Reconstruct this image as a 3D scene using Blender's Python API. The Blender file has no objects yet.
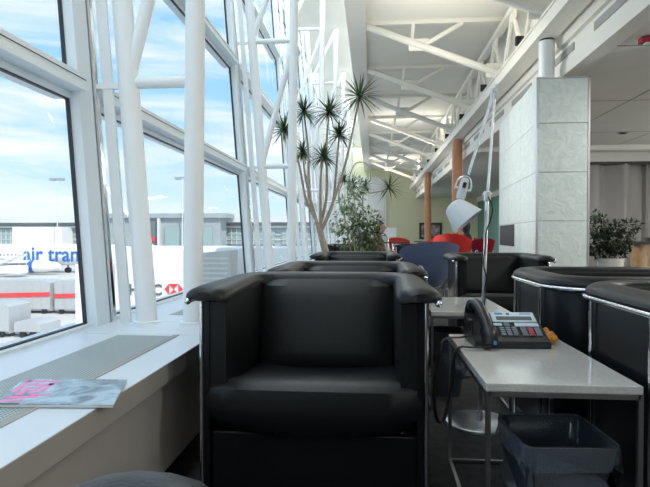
import bpy, bmesh, math, random
from mathutils import Vector, Matrix
random.seed(7)
C = bpy.context.scene
COL = C.collection
PI = math.pi

# ------------------------------------------------------------------ camera
cam_d = bpy.data.cameras.new('camera'); cam = bpy.data.objects.new('camera', cam_d); COL.objects.link(cam)
cam.location = (0, 0, 0.85)
cam.rotation_euler = (math.radians(90 - 0.9), 0, math.atan(47 / 540))
cam_d.sensor_width = 36; cam_d.lens = 540 / 650 * 36; cam_d.clip_start = 0.02; cam_d.clip_end = 2000
C.camera = cam
C.view_settings.view_transform = 'Standard'; C.view_settings.look = 'None'
C.view_settings.gamma = 1; C.view_settings.use_curve_mapping = False
C.view_settings.exposure = 1.05

# ------------------------------------------------------------------ world
SKY = 0.56
w = bpy.data.worlds.new('sky'); C.world = w; w.use_nodes = True
nt = w.node_tree; nt.nodes.clear()
def N(nt, t, **k):
    n = nt.nodes.new(t)
    for a, b in k.items(): setattr(n, a, b)
    return n
L_ = nt.links.new
tc = N(nt, 'ShaderNodeTexCoord'); sep = N(nt, 'ShaderNodeSeparateXYZ'); L_(tc.outputs['Generated'], sep.inputs[0])
rp = N(nt, 'ShaderNodeValToRGB'); L_(sep.outputs['Z'], rp.inputs[0])
e = rp.color_ramp.elements
e[0].position = 0.0; e[0].color = (0.72, 0.86, 0.93, 1)
e[1].position = 1.0; e[1].color = (0.16, 0.38, 0.78, 1)
x = e.new(0.06); x.color = (0.62, 0.83, 0.95, 1)
x = e.new(0.25); x.color = (0.36, 0.66, 0.93, 1)
x = e.new(0.5); x.color = (0.25, 0.55, 0.9, 1)
mp = N(nt, 'ShaderNodeMapping'); mp.inputs['Scale'].default_value = (1.4, 1.4, 7.5); L_(tc.outputs['Generated'], mp.inputs[0])
nz = N(nt, 'ShaderNodeTexNoise'); nz.inputs['Scale'].default_value = 2.3; nz.inputs['Detail'].default_value = 7; nz.inputs['Roughness'].default_value = 0.55
nz.inputs['Distortion'].default_value = 0.4
L_(mp.outputs[0], nz.inputs['Vector'])
cr = N(nt, 'ShaderNodeValToRGB'); cr.color_ramp.elements[0].position = 0.42; cr.color_ramp.elements[1].position = 0.66
L_(nz.outputs['Fac'], cr.inputs[0])
mx = N(nt, 'ShaderNodeMixRGB'); mx.inputs[2].default_value = (0.95, 0.97, 1.0, 1)
L_(cr.outputs[0], mx.inputs[0]); L_(rp.outputs[0], mx.inputs[1])
bg = N(nt, 'ShaderNodeBackground'); bg.inputs['Strength'].default_value = SKY; L_(mx.outputs[0], bg.inputs['Color'])
wo = N(nt, 'ShaderNodeOutputWorld'); L_(bg.outputs[0], wo.inputs[0])

# ------------------------------------------------------------------ sun and added fill lights
sd = bpy.data.lights.new('sun', 'SUN'); sun = bpy.data.objects.new('sun', sd); COL.objects.link(sun)
sd.energy = 1.9; sd.angle = 0.01; sd.color = (1, .95, .88)
sun.rotation_euler = Vector((-0.42, 0.55, -0.72)).to_track_quat('-Z', 'Y').to_euler()
def area(name, loc, direction, sx, sy, power, color=(1, .97, .9)):
    d = bpy.data.lights.new(name, 'AREA'); o = bpy.data.objects.new(name, d); COL.objects.link(o)
    d.shape = 'RECTANGLE'; d.size = sx; d.size_y = sy; d.energy = power; d.color = color
    o.location = loc; o.rotation_euler = Vector(direction).to_track_quat('-Z', 'Y').to_euler()
    return o
BEAM_POWER = 26
# unseen fill added below the raised ceiling to brighten trusses, frames and sill
for k in range(4):
    area('added_fill', (-0.95, -1.0 + 8 * k, 5.15), (0, 0, -1), 1.1, 7.8, 52, (.84, .94, 1))
# added fill strips along the dropped trim, brightening the girder and the white block
for k in range(4):
    area('trim_fill', (-0.06, -1.0 + 8 * k, 3.96), (1, 0, 0.06), 0.10, 7.8, 34)
# fill added out of view by the right wall to lift the low ceiling
for k in range(3):
    area('added_fill', (8.0, 0.0 + 4.6 * k, 2.15), (-1, 0, 0.45), 0.12, 4.4, 42)
# bare strips added above the beam to brighten the hall ceiling
for k in range(4):
    area('beam_fill', (1.74, -1.0 + 8 * k, 3.30), (-0.85, 0, 0.5), 0.12, 7.6, BEAM_POWER)
# extra fill panels under the low ceiling, added without fittings
for yy in (1.0, 5.0, 9.5, 15, 21):
    for xx in (3.4, 6.0):
        area('low_fill', (xx, yy, 2.64), (0, 0, -1), 0.5, 0.5, 20)

# ------------------------------------------------------------------ materials
def mat(name, col, rough=0.5, metal=0.0, spec=0.5, noise=0, nscale=20, bump=0, bscale=80, col2=None, coat=0, trans=0, emis=None):
    m = bpy.data.materials.new(name); m.use_nodes = True
    nt = m.node_tree; b = nt.nodes['Principled BSDF']
    b.inputs['Base Color'].default_value = (*col, 1); b.inputs['Roughness'].default_value = rough
    b.inputs['Metallic'].default_value = metal; b.inputs['Specular IOR Level'].default_value = spec
    b.inputs['Coat Weight'].default_value = coat
    b.inputs['Transmission Weight'].default_value = trans
    tc = N(nt, 'ShaderNodeTexCoord')
    if noise or col2:
        n = N(nt, 'ShaderNodeTexNoise'); n.inputs['Scale'].default_value = nscale; n.inputs['Detail'].default_value = 5
        nt.links.new(tc.outputs['Object'], n.inputs['Vector'])
        r = N(nt, 'ShaderNodeValToRGB'); nt.links.new(n.outputs['Fac'], r.inputs[0])
        c2 = col2 or tuple(c * (1 - noise) for c in col)
        r.color_ramp.elements[0].color = (*c2, 1); r.color_ramp.elements[1].color = (*col, 1)
        r.color_ramp.elements[0].position = 0.35; r.color_ramp.elements[1].position = 0.65
        nt.links.new(r.outputs[0], b.inputs['Base Color'])
    if bump:
        n = N(nt, 'ShaderNodeTexNoise'); n.inputs['Scale'].default_value = bscale; n.inputs['Detail'].default_value = 4
        nt.links.new(tc.outputs['Object'], n.inputs['Vector'])
        bp = N(nt, 'ShaderNodeBump'); bp.inputs['Strength'].default_value = bump; bp.inputs['Distance'].default_value = 0.01
        nt.links.new(n.outputs['Fac'], bp.inputs['Height']); nt.links.new(bp.outputs[0], b.inputs['Normal'])
    if emis:
        b.inputs['Emission Color'].default_value = (*emis[0], 1); b.inputs['Emission Strength'].default_value = emis[1]
    return m
M = {}
M['leather'] = mat('black_leather', (0.006, 0.007, 0.008), 0.42, spec=0.35, bump=0.12, bscale=220)
M['shell'] = mat('black_shell', (0.004, 0.005, 0.007), 0.35, spec=0.3, bump=0.05, bscale=150)
M['chrome'] = mat('chrome', (0.75, 0.77, 0.8), 0.1, 1)
M['brushed'] = mat('brushed_steel', (0.42, 0.42, 0.43), 0.3, 1, bump=0.05, bscale=300)
M['alu'] = mat('polished_aluminium', (0.72, 0.74, 0.78), 0.32, 1)
M['white_steel'] = mat('white_painted_steel', (0.84, 0.87, 0.88), 0.35)
M['frame'] = mat('window_frame_white', (0.77, 0.84, 0.88), 0.4)
M['gasket'] = mat('black_gasket', (0.03, 0.035, 0.045), 0.5)
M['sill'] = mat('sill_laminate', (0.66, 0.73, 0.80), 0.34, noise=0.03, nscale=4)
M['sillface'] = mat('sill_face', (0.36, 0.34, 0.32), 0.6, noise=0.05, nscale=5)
M['ceil'] = mat('ceiling_cream', (0.84, 0.82, 0.74), 0.85, noise=0.03, nscale=2)
M['beam'] = mat('beam_cream', (0.80, 0.78, 0.71), 0.6)
M['lowceil'] = mat('low_ceiling_grey', (0.74, 0.73, 0.69), 0.9, noise=0.04, nscale=2)
M['greenwall'] = mat('pale_green_paint', (0.66, 0.65, 0.44), 0.8)
M['tealwall'] = mat('teal_paint', (0.13, 0.27, 0.23), 0.7)
M['whitewall'] = mat('white_paint', (0.72, 0.73, 0.70), 0.7)
M['orange'] = mat('orange_column_wood', (0.62, 0.27, 0.13), 0.45, noise=0.12, nscale=8)
M['wood'] = mat('tan_wood', (0.52, 0.33, 0.18), 0.5, noise=0.2, nscale=12)
M['blue'] = mat('blue_felt', (0.17, 0.21, 0.31), 0.85, bump=0.2, bscale=300)
M['red'] = mat('red_felt', (0.62, 0.05, 0.04), 0.7, bump=0.2, bscale=300)
M['redplastic'] = mat('dark_red_plastic', (0.35, 0.02, 0.04), 0.35)
M['plastic_white'] = mat('white_plastic', (0.78, 0.79, 0.8), 0.4)
M['shade'] = mat('lamp_shade_white', (0.62, 0.66, 0.68), 0.55)
M['black'] = mat('black_plastic', (0.015, 0.015, 0.017), 0.4)
M['phone'] = mat('phone_black', (0.018, 0.018, 0.02), 0.35, bump=0.05)
M['grey_key'] = mat('grey_keys', (0.22, 0.25, 0.28), 0.5)
M['lcd'] = mat('lcd_grey', (0.12, 0.14, 0.14), 0.2)
M['label'] = mat('phone_label', (0.55, 0.66, 0.72), 0.4)
M['key_red'] = mat('red_keys', (0.45, 0.10, 0.12), 0.5)
M['blue_ink'] = mat('blue_ink', (0.05, 0.22, 0.5), 0.5)
M['orange_peel'] = mat('orange_paper', (0.75, 0.30, 0.04), 0.6, noise=0.3, nscale=40)
M['bin'] = mat('dark_grey_bin', (0.035, 0.045, 0.06), 0.5, bump=0.4, bscale=260)
M['leaf'] = mat('dracaena_leaf', (0.07, 0.12, 0.045), 0.45, noise=0.4, nscale=15)
M['leaf_pale'] = mat('variegated_leaf', (0.36, 0.42, 0.28), 0.5, col2=(0.06, 0.13, 0.05), nscale=9)
M['leaf_dark'] = mat('dark_leaf', (0.03, 0.05, 0.025), 0.4, noise=0.4, nscale=12)
M['bark'] = mat('pale_bark', (0.42, 0.35, 0.27), 0.8, noise=0.3, nscale=30, bump=0.4, bscale=60)
M['soil'] = mat('potting_soil', (0.05, 0.035, 0.025), 0.9)
M['pot'] = mat('white_pot', (0.66, 0.66, 0.63), 0.5)
M['skin'] = mat('skin', (0.50, 0.30, 0.22), 0.55)
M['hair'] = mat('dark_hair', (0.015, 0.012, 0.01), 0.5)
M['cloth_dark'] = mat('dark_clothing', (0.02, 0.02, 0.025), 0.8)
M['cloth_brown'] = mat('rust_clothing', (0.24, 0.11, 0.09), 0.8)
M['asphalt'] = mat('apron_concrete', (0.62, 0.61, 0.58), 0.9, noise=0.15, nscale=0.1)
M['bldg'] = mat('terminal_grey', (0.36, 0.40, 0.42), 0.6, noise=0.08, nscale=0.3)
M['bldg_light'] = mat('terminal_light', (0.62, 0.64, 0.63), 0.6)
M['bldg_dark'] = mat('terminal_dark', (0.16, 0.18, 0.2), 0.5)
M['bldg_glass'] = mat('terminal_glass', (0.30, 0.40, 0.40), 0.25)
M['jet_white'] = mat('white_cladding', (0.86, 0.87, 0.88), 0.5)
M['cont'] = mat('container_grey_white', (0.46, 0.47, 0.48), 0.5)
M['sign_red'] = mat('sign_red', (0.80, 0.06, 0.07), 0.5)
M['sign_grey'] = mat('sign_grey', (0.16, 0.14, 0.15), 0.5)
M['plane_blue'] = mat('livery_blue', (0.03, 0.15, 0.50), 0.5)
M['slat'] = mat('slatted_grey', (0.50, 0.50, 0.48), 0.6)
M['picture'] = mat('picture_print', (0.45, 0.42, 0.40), 0.5, col2=(0.05, 0.02, 0.03), nscale=5)
M['alarm'] = mat('alarm_red', (0.42, 0.03, 0.05), 0.4)
M['vent_dark'] = mat('dark_grate', (0.012, 0.013, 0.015), 0.5)
M['slotm'] = mat('slot_grille', (0.36, 0.36, 0.33), 0.7)
M['stainless'] = mat('clock_white', (0.8, 0.8, 0.8), 0.4)

# stone table top: speckled, glossy
m = M['stone'] = mat('white_quartz', (0.62, 0.60, 0.56), 0.07, spec=0.6, noise=0.14, nscale=160)
# carpet
m = M['carpet'] = mat('charcoal_carpet', (0.045, 0.043, 0.042), 0.95, noise=0.5, nscale=22, bump=0.6, bscale=300)
# curtains
M['curtain'] = mat('pale_curtain', (0.62, 0.61, 0.60), 0.9)
# white etched panels of the block
m = M['panel'] = mat('etched_panel', (0.70, 0.77, 0.75), 0.35)
nt = m.node_tree; b = nt.nodes['Principled BSDF']; tcn = [n for n in nt.nodes if n.type == 'TEX_COORD'][0]
n = N(nt, 'ShaderNodeTexNoise'); n.inputs['Scale'].default_value = 7; n.inputs['Detail'].default_value = 3; n.inputs['Distortion'].default_value = 2.2
nt.links.new(tcn.outputs['Object'], n.inputs['Vector'])
r = N(nt, 'ShaderNodeValToRGB'); nt.links.new(n.outputs['Fac'], r.inputs[0])
r.color_ramp.elements[0].position = .3; r.color_ramp.elements[0].color = (.60, .69, .67, 1)
r.color_ramp.elements[1].position = .7; r.color_ramp.elements[1].color = (.74, .80, .78, 1)
nt.links.new(r.outputs[0], b.inputs['Base Color'])
bp = N(nt, 'ShaderNodeBump'); bp.inputs['Strength'].default_value = .35; bp.inputs['Distance'].default_value = .02
nt.links.new(n.outputs['Fac'], bp.inputs['Height']); nt.links.new(bp.outputs[0], b.inputs['Normal'])
# perforated grille
m = M['grille'] = mat('perforated_grille', (0.50, 0.55, 0.56), 0.45)
nt = m.node_tree; b = nt.nodes['Principled BSDF']; tcn = [n for n in nt.nodes if n.type == 'TEX_COORD'][0]
v = N(nt, 'ShaderNodeTexVoronoi'); v.inputs['Scale'].default_value = 95; v.inputs['Randomness'].default_value = 0
nt.links.new(tcn.outputs['Object'], v.inputs['Vector'])
r = N(nt, 'ShaderNodeValToRGB'); nt.links.new(v.outputs['Distance'], r.inputs[0])
r.color_ramp.elements[0].position = .25; r.color_ramp.elements[0].color = (.06, .08, .08, 1)
r.color_ramp.elements[1].position = .38; r.color_ramp.elements[1].color = (.40, .46, .47, 1)
nt.links.new(r.outputs[0], b.inputs['Base Color'])
# glass and thin plastic film
def film(name, tint, gloss, rough, opac=0, opcol=(.5, .55, .6)):
    m = bpy.data.materials.new(name); m.use_nodes = True; nt = m.node_tree; nt.nodes.clear()
    t = N(nt, 'ShaderNodeBsdfTransparent'); t.inputs[0].default_value = (*tint, 1)
    g = N(nt, 'ShaderNodeBsdfGlossy'); g.inputs['Roughness'].default_value = rough
    fr = N(nt, 'ShaderNodeFresnel'); fr.inputs[0].default_value = 1.45
    mu = N(nt, 'ShaderNodeMath', operation='MULTIPLY'); mu.inputs[1].default_value = gloss; nt.links.new(fr.outputs[0], mu.inputs[0])
    mx = N(nt, 'ShaderNodeMixShader'); nt.links.new(mu.outputs[0], mx.inputs[0]); nt.links.new(t.outputs[0], mx.inputs[1]); nt.links.new(g.outputs[0], mx.inputs[2])
    out = N(nt, 'ShaderNodeOutputMaterial')
    if opac:
        d = N(nt, 'ShaderNodeBsdfDiffuse'); d.inputs[0].default_value = (*opcol, 1)
        m2 = N(nt, 'ShaderNodeMixShader'); m2.inputs[0].default_value = opac
        nt.links.new(mx.outputs[0], m2.inputs[1]); nt.links.new(d.outputs[0], m2.inputs[2]); nt.links.new(m2.outputs[0], out.inputs[0])
    else: nt.links.new(mx.outputs[0], out.inputs[0])
    return m
M['glass'] = film('window_glass', (0.98, 0.995, 0.995), 0.04, 0.0)
M['film'] = film('plastic_bag_film', (0.85, 0.9, 0.95), 2.2, 0.15, 0.13, (.5, .58, .68))
# magazine cover
m = M['mag'] = mat('magazine_cover', (0.5, 0.6, 0.7), 0.25)
nt = m.node_tree; b = nt.nodes['Principled BSDF']; tcn = [n for n in nt.nodes if n.type == 'TEX_COORD'][0]
n = N(nt, 'ShaderNodeTexNoise'); n.inputs['Scale'].default_value = 14; n.inputs['Detail'].default_value = 3; n.inputs['Distortion'].default_value = 1.0
nt.links.new(tcn.outputs['Object'], n.inputs['Vector'])
r = N(nt, 'ShaderNodeValToRGB'); nt.links.new(n.outputs['Fac'], r.inputs[0])
r.color_ramp.elements[0].position = .33; r.color_ramp.elements[0].color = (.12, .17, .22, 1)
r.color_ramp.elements[1].position = .6; r.color_ramp.elements[1].color = (.42, .56, .68, 1)
nt.links.new(r.outputs[0], b.inputs['Base Color'])
M['pink'] = mat('magazine_pink', (0.85, 0.18, 0.48), 0.3)
M['paper'] = mat('paper_edges', (0.7, 0.7, 0.7), 0.7)

# ------------------------------------------------------------------ mesh helpers
def link(name, bm, m, parent=None, smooth=False, mats=None):
    me = bpy.data.meshes.new(name); bmesh.ops.recalc_face_normals(bm, faces=bm.faces); bm.to_mesh(me); bm.free()
    for mm in (mats or [m]): me.materials.append(mm)
    if smooth:
        for p in me.polygons: p.use_smooth = True
        try: me.set_sharp_from_angle(angle=math.radians(40))
        except Exception: pass
    o = bpy.data.objects.new(name, me); COL.objects.link(o)
    if parent: o.parent = parent
    return o
def B(): return bmesh.new()
def box(bm, x0, x1, y0, y1, z0, z1, bev=0, seg=2, mtx=None, mi=0):
    if x0 > x1: x0, x1 = x1, x0
    if y0 > y1: y0, y1 = y1, y0
    if z0 > z1: z0, z1 = z1, z0
    vs = [bm.verts.new(p) for p in ((x0,y0,z0),(x1,y0,z0),(x1,y1,z0),(x0,y1,z0),(x0,y0,z1),(x1,y0,z1),(x1,y1,z1),(x0,y1,z1))]
    fs = [bm.faces.new([vs[i] for i in f]) for f in ((3,2,1,0),(4,5,6,7),(0,1,5,4),(1,2,6,5),(2,3,7,6),(3,0,4,7))]
    for f in fs: f.material_index = mi
    allv = set(vs)
    if bev:
        es = list({e for f in fs for e in f.edges})
        r = bmesh.ops.bevel(bm, geom=es + vs, offset=bev, segments=seg, affect='EDGES', profile=0.5)
        allv = {v for v in r['verts']} | {v for v in vs if v.is_valid}
        for f in r['faces']: f.material_index = mi
    if mtx is not None:
        bmesh.ops.transform(bm, matrix=mtx, verts=[v for v in allv if v.is_valid])
    return bm
def prism(bm, poly, axis, a0, a1, mi=0):
    """poly of 2D points extruded along axis 'x','y','z'"""
    def p3(p, a):
        return {'x': (a, p[0], p[1]), 'y': (p[0], a, p[1]), 'z': (p[0], p[1], a)}[axis]
    A = [bm.verts.new(p3(p, a0)) for p in poly]; Bv = [bm.verts.new(p3(p, a1)) for p in poly]
    n = len(poly); fs = [bm.faces.new(A), bm.faces.new(Bv[::-1])]
    for i in range(n): fs.append(bm.faces.new((A[i], Bv[i], Bv[(i+1)%n], A[(i+1)%n])))
    for f in fs: f.material_index = mi
def tube(bm, pts, r, seg=10, r2=None, closed=False, squash=1):
    pts = [Vector(p) for p in pts]; n = len(pts); rings = []
    up = None
    for i in range(n):
        if closed: t = pts[(i+1)%n] - pts[i-1]
        else: t = (pts[min(i+1, n-1)] - pts[max(i-1, 0)])
        t.normalize()
        if up is None:
            up = Vector((0,0,1)) if abs(t.z) < .9 else Vector((1,0,0))
        a = t.cross(up); a.normalize(); up = a.cross(t).normalized()
        rr = r if r2 is None else r + (r2 - r) * i / max(1, n-1)
        rings.append([bm.verts.new(pts[i] + (a*math.cos(q)*squash + up*math.sin(q))*rr) for q in [2*PI*k/seg for k in range(seg)]])
    for i in range(n if closed else n-1):
        A, D = rings[i], rings[(i+1)%n]
        for k in range(seg): bm.faces.new((A[k], A[(k+1)%seg], D[(k+1)%seg], D[k]))
    if not closed: bm.faces.new(rings[0][::-1]); bm.faces.new(rings[-1])
def lathe(bm, prof, c=(0,0,0), seg=24, axis=None, mi=0, cap=True):
    """profile [(r,z)] about z at c; optional rotation matrix"""
    rings = []; c = Vector(c)
    for r, z in prof:
        ring = []
        for k in range(seg):
            p = Vector((r*math.cos(2*PI*k/seg), r*math.sin(2*PI*k/seg), z))
            if axis is not None: p = axis @ p
            ring.append(bm.verts.new(p + c))
        rings.append(ring)
    for A, D in zip(rings, rings[1:]):
        for k in range(seg):
            f = bm.faces.new((A[k], A[(k+1)%seg], D[(k+1)%seg], D[k])); f.material_index = mi
    if cap:
        for R in (rings[0][::-1], rings[-1]):
            f = bm.faces.new(R); f.material_index = mi
def curve_pts(pts, n=8):
    """catmull-rom"""
    P = [Vector(p) for p in pts]; P = [P[0]*2-P[1]] + P + [P[-1]*2-P[-2]]; out = []
    for i in range(1, len(P)-2):
        for k in range(n):
            t = k/n; a, b, c, d = P[i-1], P[i], P[i+1], P[i+2]
            out.append(0.5*((2*b)+(c-a)*t+(2*a-5*b+4*c-d)*t*t+(3*b-a-3*c+d)*t**3))
    out.append(P[-2]); return out
def props(o, label, cat, group=None, kind=None):
    o['label'] = label; o['category'] = cat
    if group: o['group'] = group
    if kind: o['kind'] = kind
    return o
def thing(name, label, cat, loc=(0,0,0), rz=0, group=None):
    o = bpy.data.objects.new(name, None); COL.objects.link(o); o.location = loc; o.rotation_euler = (0,0,rz)
    o.empty_display_size = .1
    return props(o, label, cat, group)
def copy_tree(o, parent=None):
    c = o.copy(); COL.objects.link(c)
    if parent: c.parent = parent; c.matrix_parent_inverse = o.matrix_parent_inverse
    for ch in list(o.children): copy_tree(ch, c)
    return c
def place(o, loc, rz, label, first, group=None):
    c = o if first else copy_tree(o)
    c.location = loc; c.rotation_euler = (0,0,rz); c['label'] = label
    if group: c['group'] = group
    return c
def struct(name, bm, m, smooth=False, mats=None, parent=None):
    o = link(name, bm, m, parent, smooth, mats)
    if parent is None: o['kind'] = 'structure'
    return o

# ================================================================== SETTING
Y0, Y1 = -5.0, 27.0
bm = B(); box(bm, -1.26, 8.2, Y0-.1, Y1+.1, -0.12, 0); struct('floor', bm, M['carpet'])
# main ceiling with a cross rib at each frame
FR = [3.9 + 2.2*k for k in range(-4, 11)]
bm = B(); box(bm, -0.38, 2.3, Y0-.1, Y1+.1, 4.10, 4.2)
struct('ceiling', bm, M['ceil'])
bm = B(); box(bm, -1.85, -0.36, Y0-.1, Y1+.1, 5.2, 5.3); struct('ceiling', bm, M['ceil'])
bm = B(); box(bm, -0.38, -0.34, Y0, Y1, 4.02, 5.2); box(bm, -0.34, -0.10, Y0, Y1, 4.02, 4.10); struct('trim_1', bm, M['beam'])
# low ceiling
bm = B(); box(bm, 2.15, 8.2, Y0-.1, Y1+.1, 2.66, 2.76)
for yy in (-1.2, 1.0, 3.2, 5.42, 7.6, 9.9): box(bm, 2.2, 8.1, yy-.006, yy+.006, 2.655, 2.662, mi=1)
for xx in (3.45, 4.9, 6.4): box(bm, xx-.005, xx+.005, Y0, 12.3, 2.656, 2.662, mi=1)
box(bm, 2.2, 8.1, 11.35, 11.5, 2.56, 2.66)
struct('ceiling', bm, None, mats=[M['lowceil'], M['slotm']])
# fascia between hall and low ceiling, with slots
bm = B(); box(bm, 2.15, 2.27, Y0, Y1, 2.76, 4.10)
box(bm, 2.13, 2.30, Y0, Y1, 2.63, 2.78)
box(bm, 2.10, 2.15, Y0, Y1, 2.96, 3.06)
o = struct('wall_right', bm, M['beam'])
for k in range(-3, 15):
    y = 4.45 + 1.55*k
    b2 = B(); box(b2, 2.138, 2.151, y, y+1.02, 2.83, 2.91)
    link('slot_grille', b2, M['slotm'], o)
# long beam
bm = B(); box(bm, 1.84, 2.06, Y0, Y1, 3.06, 3.20); box(bm, 1.82, 2.08, Y0, Y1, 3.20, 3.225); struct('trim_2', bm, M['beam'])
# outer walls
bm = B(); box(bm, 8.1, 8.2, Y0, Y1, 0, 2.66); struct('wall_right', bm, M['whitewall'])
bm = B(); box(bm, -1.85, 8.2, Y0-.12, Y0, 0, 5.3); struct('wall_back', bm, M['whitewall'])
bm = B(); box(bm, -1.9, 8.2, 26.7, 26.85, 0, 5.3)
o = struct('wall_front', bm, M['greenwall'])
b2 = B()
for i in range(2):
    for j in range(4): box(b2, -0.95+i*.78, -0.19+i*.78, 26.66, 26.71, 0.02+j*.92, .92+j*.92, .006, 1)
box(b2, .62, .70, 26.62, 26.71, 0, 3.68)
link('white_panelling', b2, M['whitewall'], o)
# teal side wall and curtain wall
bm = B(); box(bm, 5.1, 5.2, 12.7, 26.7, 0, 2.45); struct('wall_right', bm, M['tealwall'])
bm = B(); box(bm, 5.04, 5.2, 12.7, 26.7, 2.45, 2.66); struct('trim_3', bm, M['whitewall'])
bm = B(); box(bm, 4.3, 8.1, 12.72, 12.85, 0, 2.66); struct('wall_front', bm, M['whitewall'])
bm = B(); box(bm, 4.3, 8.1, 12.35, 12.72, 2.46, 2.66); box(bm, 4.3, 8.1, 12.37, 12.70, 2.40, 2.46, mi=1)
struct('trim_4', bm, None, mats=[M['whitewall'], M['black']])
def curtain(x0, x1, label, seed):
    rnd = random.Random(seed); b = B(); n = 90; prev = None
    ph = rnd.random()*6
    for i in range(n+1):
        t = i/n; x = x0 + (x1-x0)*t
        y = 12.50 + .11*math.sin(ph + t*(x1-x0)*10) + .02*math.sin(t*31+ph)
        cur = [b.verts.new((x, y + .012*math.sin(z*2+i*.1), z)) for z in (0.02, .8, 1.6, 2.41)]
        if prev:
            for k in range(3): b.faces.new((prev[k], cur[k], cur[k+1], prev[k+1]))
        prev = cur
    bmesh.ops.solidify(b, geom=list(b.faces), thickness=.006)
    o = link('curtain', b, M['curtain'], None, True)
    props(o, label, 'curtain')
curtain(4.5, 5.95, 'wide pale pleated curtain behind the potted plant, next to the white block', 1)
curtain(5.99, 7.6, 'pale pleated curtain at the far right behind the dark counter', 2)

# facade ----------------------------------------------------------
def FX(h, n=0): return -1.235 - .075*(h-.45) + n
TR = [0.45, 1.475, 2.53, 3.58, 4.63, 5.2]
MY = [2.43 + 3.0*k for k in range(-2, 9)]     # far edge of each wide mullion
def slab(bm, y0, y1, h0, h1, n0, n1, mi=0):
    A = [(FX(h0,n0),y0,h0),(FX(h0,n1),y0,h0),(FX(h0,n1),y1,h0),(FX(h0,n0),y1,h0),(FX(h1,n0),y0,h1),(FX(h1,n1),y0,h1),(FX(h1,n1),y1,h1),(FX(h1,n0),y1,h1)]
    vs = [bm.verts.new(p) for p in A]
    for f in ((3,2,1,0),(4,5,6,7),(0,1,5,4),(1,2,6,5),(2,3,7,6),(3,0,4,7)):
        bm.faces.new([vs[i] for i in f]).material_index = mi
ys = [Y0] + MY + [26.7]
wi = 0
for i in range(len(ys)-1):
    a = ys[i]; bnd = ys[i+1]; wi += 1
    last = i == len(ys)-2
    gl0, gl1 = a + .012, (bnd if last else bnd - .17)
    bm = B()
    if not last:
        slab(bm, bnd-.17, bnd-.052, .45, 5.2, -.024, .04)
        slab(bm, bnd-.052, bnd-.046, .45, 5.2, -.024, .025, 1)
        slab(bm, bnd-.046, bnd-.022, .45, 5.2, -.024, .055, 2)
        slab(bm, bnd-.022, bnd-.016, .45, 5.2, -.024, .025, 1)
        slab(bm, bnd-.016, bnd+.012, .45, 5.2, -.024, .04)
    for j, h in enumerate(TR[:5]):
        if j == 0: slab(bm, a, bnd-.17, .45, .462, -.08, .02)
        else:
            slab(bm, a+.012, gl1, h, h+.07, -.08, .075); slab(bm, a+.012, gl1, h+.045, h+.049, .075, .077, 1)
            slab(bm, a+.012, gl1, h-.03, h, -.08, -.0)
        lo = h + (.012 if j == 0 else .07); hi = TR[j+1] - (.03 if j < 4 else 0)
        for u in ((gl0, gl1, lo, lo+.006), (gl0, gl1, hi-.006, hi), (gl1-.008, gl1, lo, hi), (gl0, gl0+.008, lo, hi)):
            slab(bm, *u, -.022, -.006, 1)
    o = struct('window_%d' % wi, bm, None, mats=[M['frame'], M['gasket'], M['chrome']])
    g = B()
    for j in range(5):
        slab(g, gl0, gl1, TR[j] + (.012 if j == 0 else .07), TR[j+1] - (.03 if j < 4 else 0), -.020, -.012)
    link('pane', g, M['glass'], o)
# sill bench
bm = B()
cuts = [Y0, -0.6, 2.10, 2.42, 5.1, 5.42, 8.1, 8.42, 11.4, 15.6, 19, 22.3, 26.7]
for a, b_ in zip(cuts, cuts[1:]):
    box(bm, -1.3, -.635, a+.002, b_-.002, .435, .45)
box(bm, -1.3, -.639, Y0, 26.7, .40, .436)
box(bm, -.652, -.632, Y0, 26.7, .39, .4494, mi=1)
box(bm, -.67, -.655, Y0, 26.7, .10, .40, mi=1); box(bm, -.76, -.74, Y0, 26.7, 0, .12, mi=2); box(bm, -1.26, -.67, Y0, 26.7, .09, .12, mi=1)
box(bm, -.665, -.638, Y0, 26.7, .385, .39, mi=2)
sill = struct('trim_5', bm, None, mats=[M['sill'], M['sillface'], M['vent_dark']])
for a, b_ in ((-3.4, -.75), (-.45, 2.07), (2.62, 5.07), (5.62, 8.07), (8.6, 11.0)):
    g = B(); box(g, -1.01, -.79, a, b_, .4495, .4515); link('air_grille', g, M['grille'], sill)
    g = B(); box(g, -.775, -.765, a, b_+.02, .4495, .4525); box(g, -.79, -.775, a, b_+.02, .4495, .4515); link('grille_edge', g, M['slotm'], sill)
bm = B(); box(bm, -1.32, -1.26, Y0, 26.7, -.1, .434); struct('wall_left', bm, M['bldg_light'])
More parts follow.
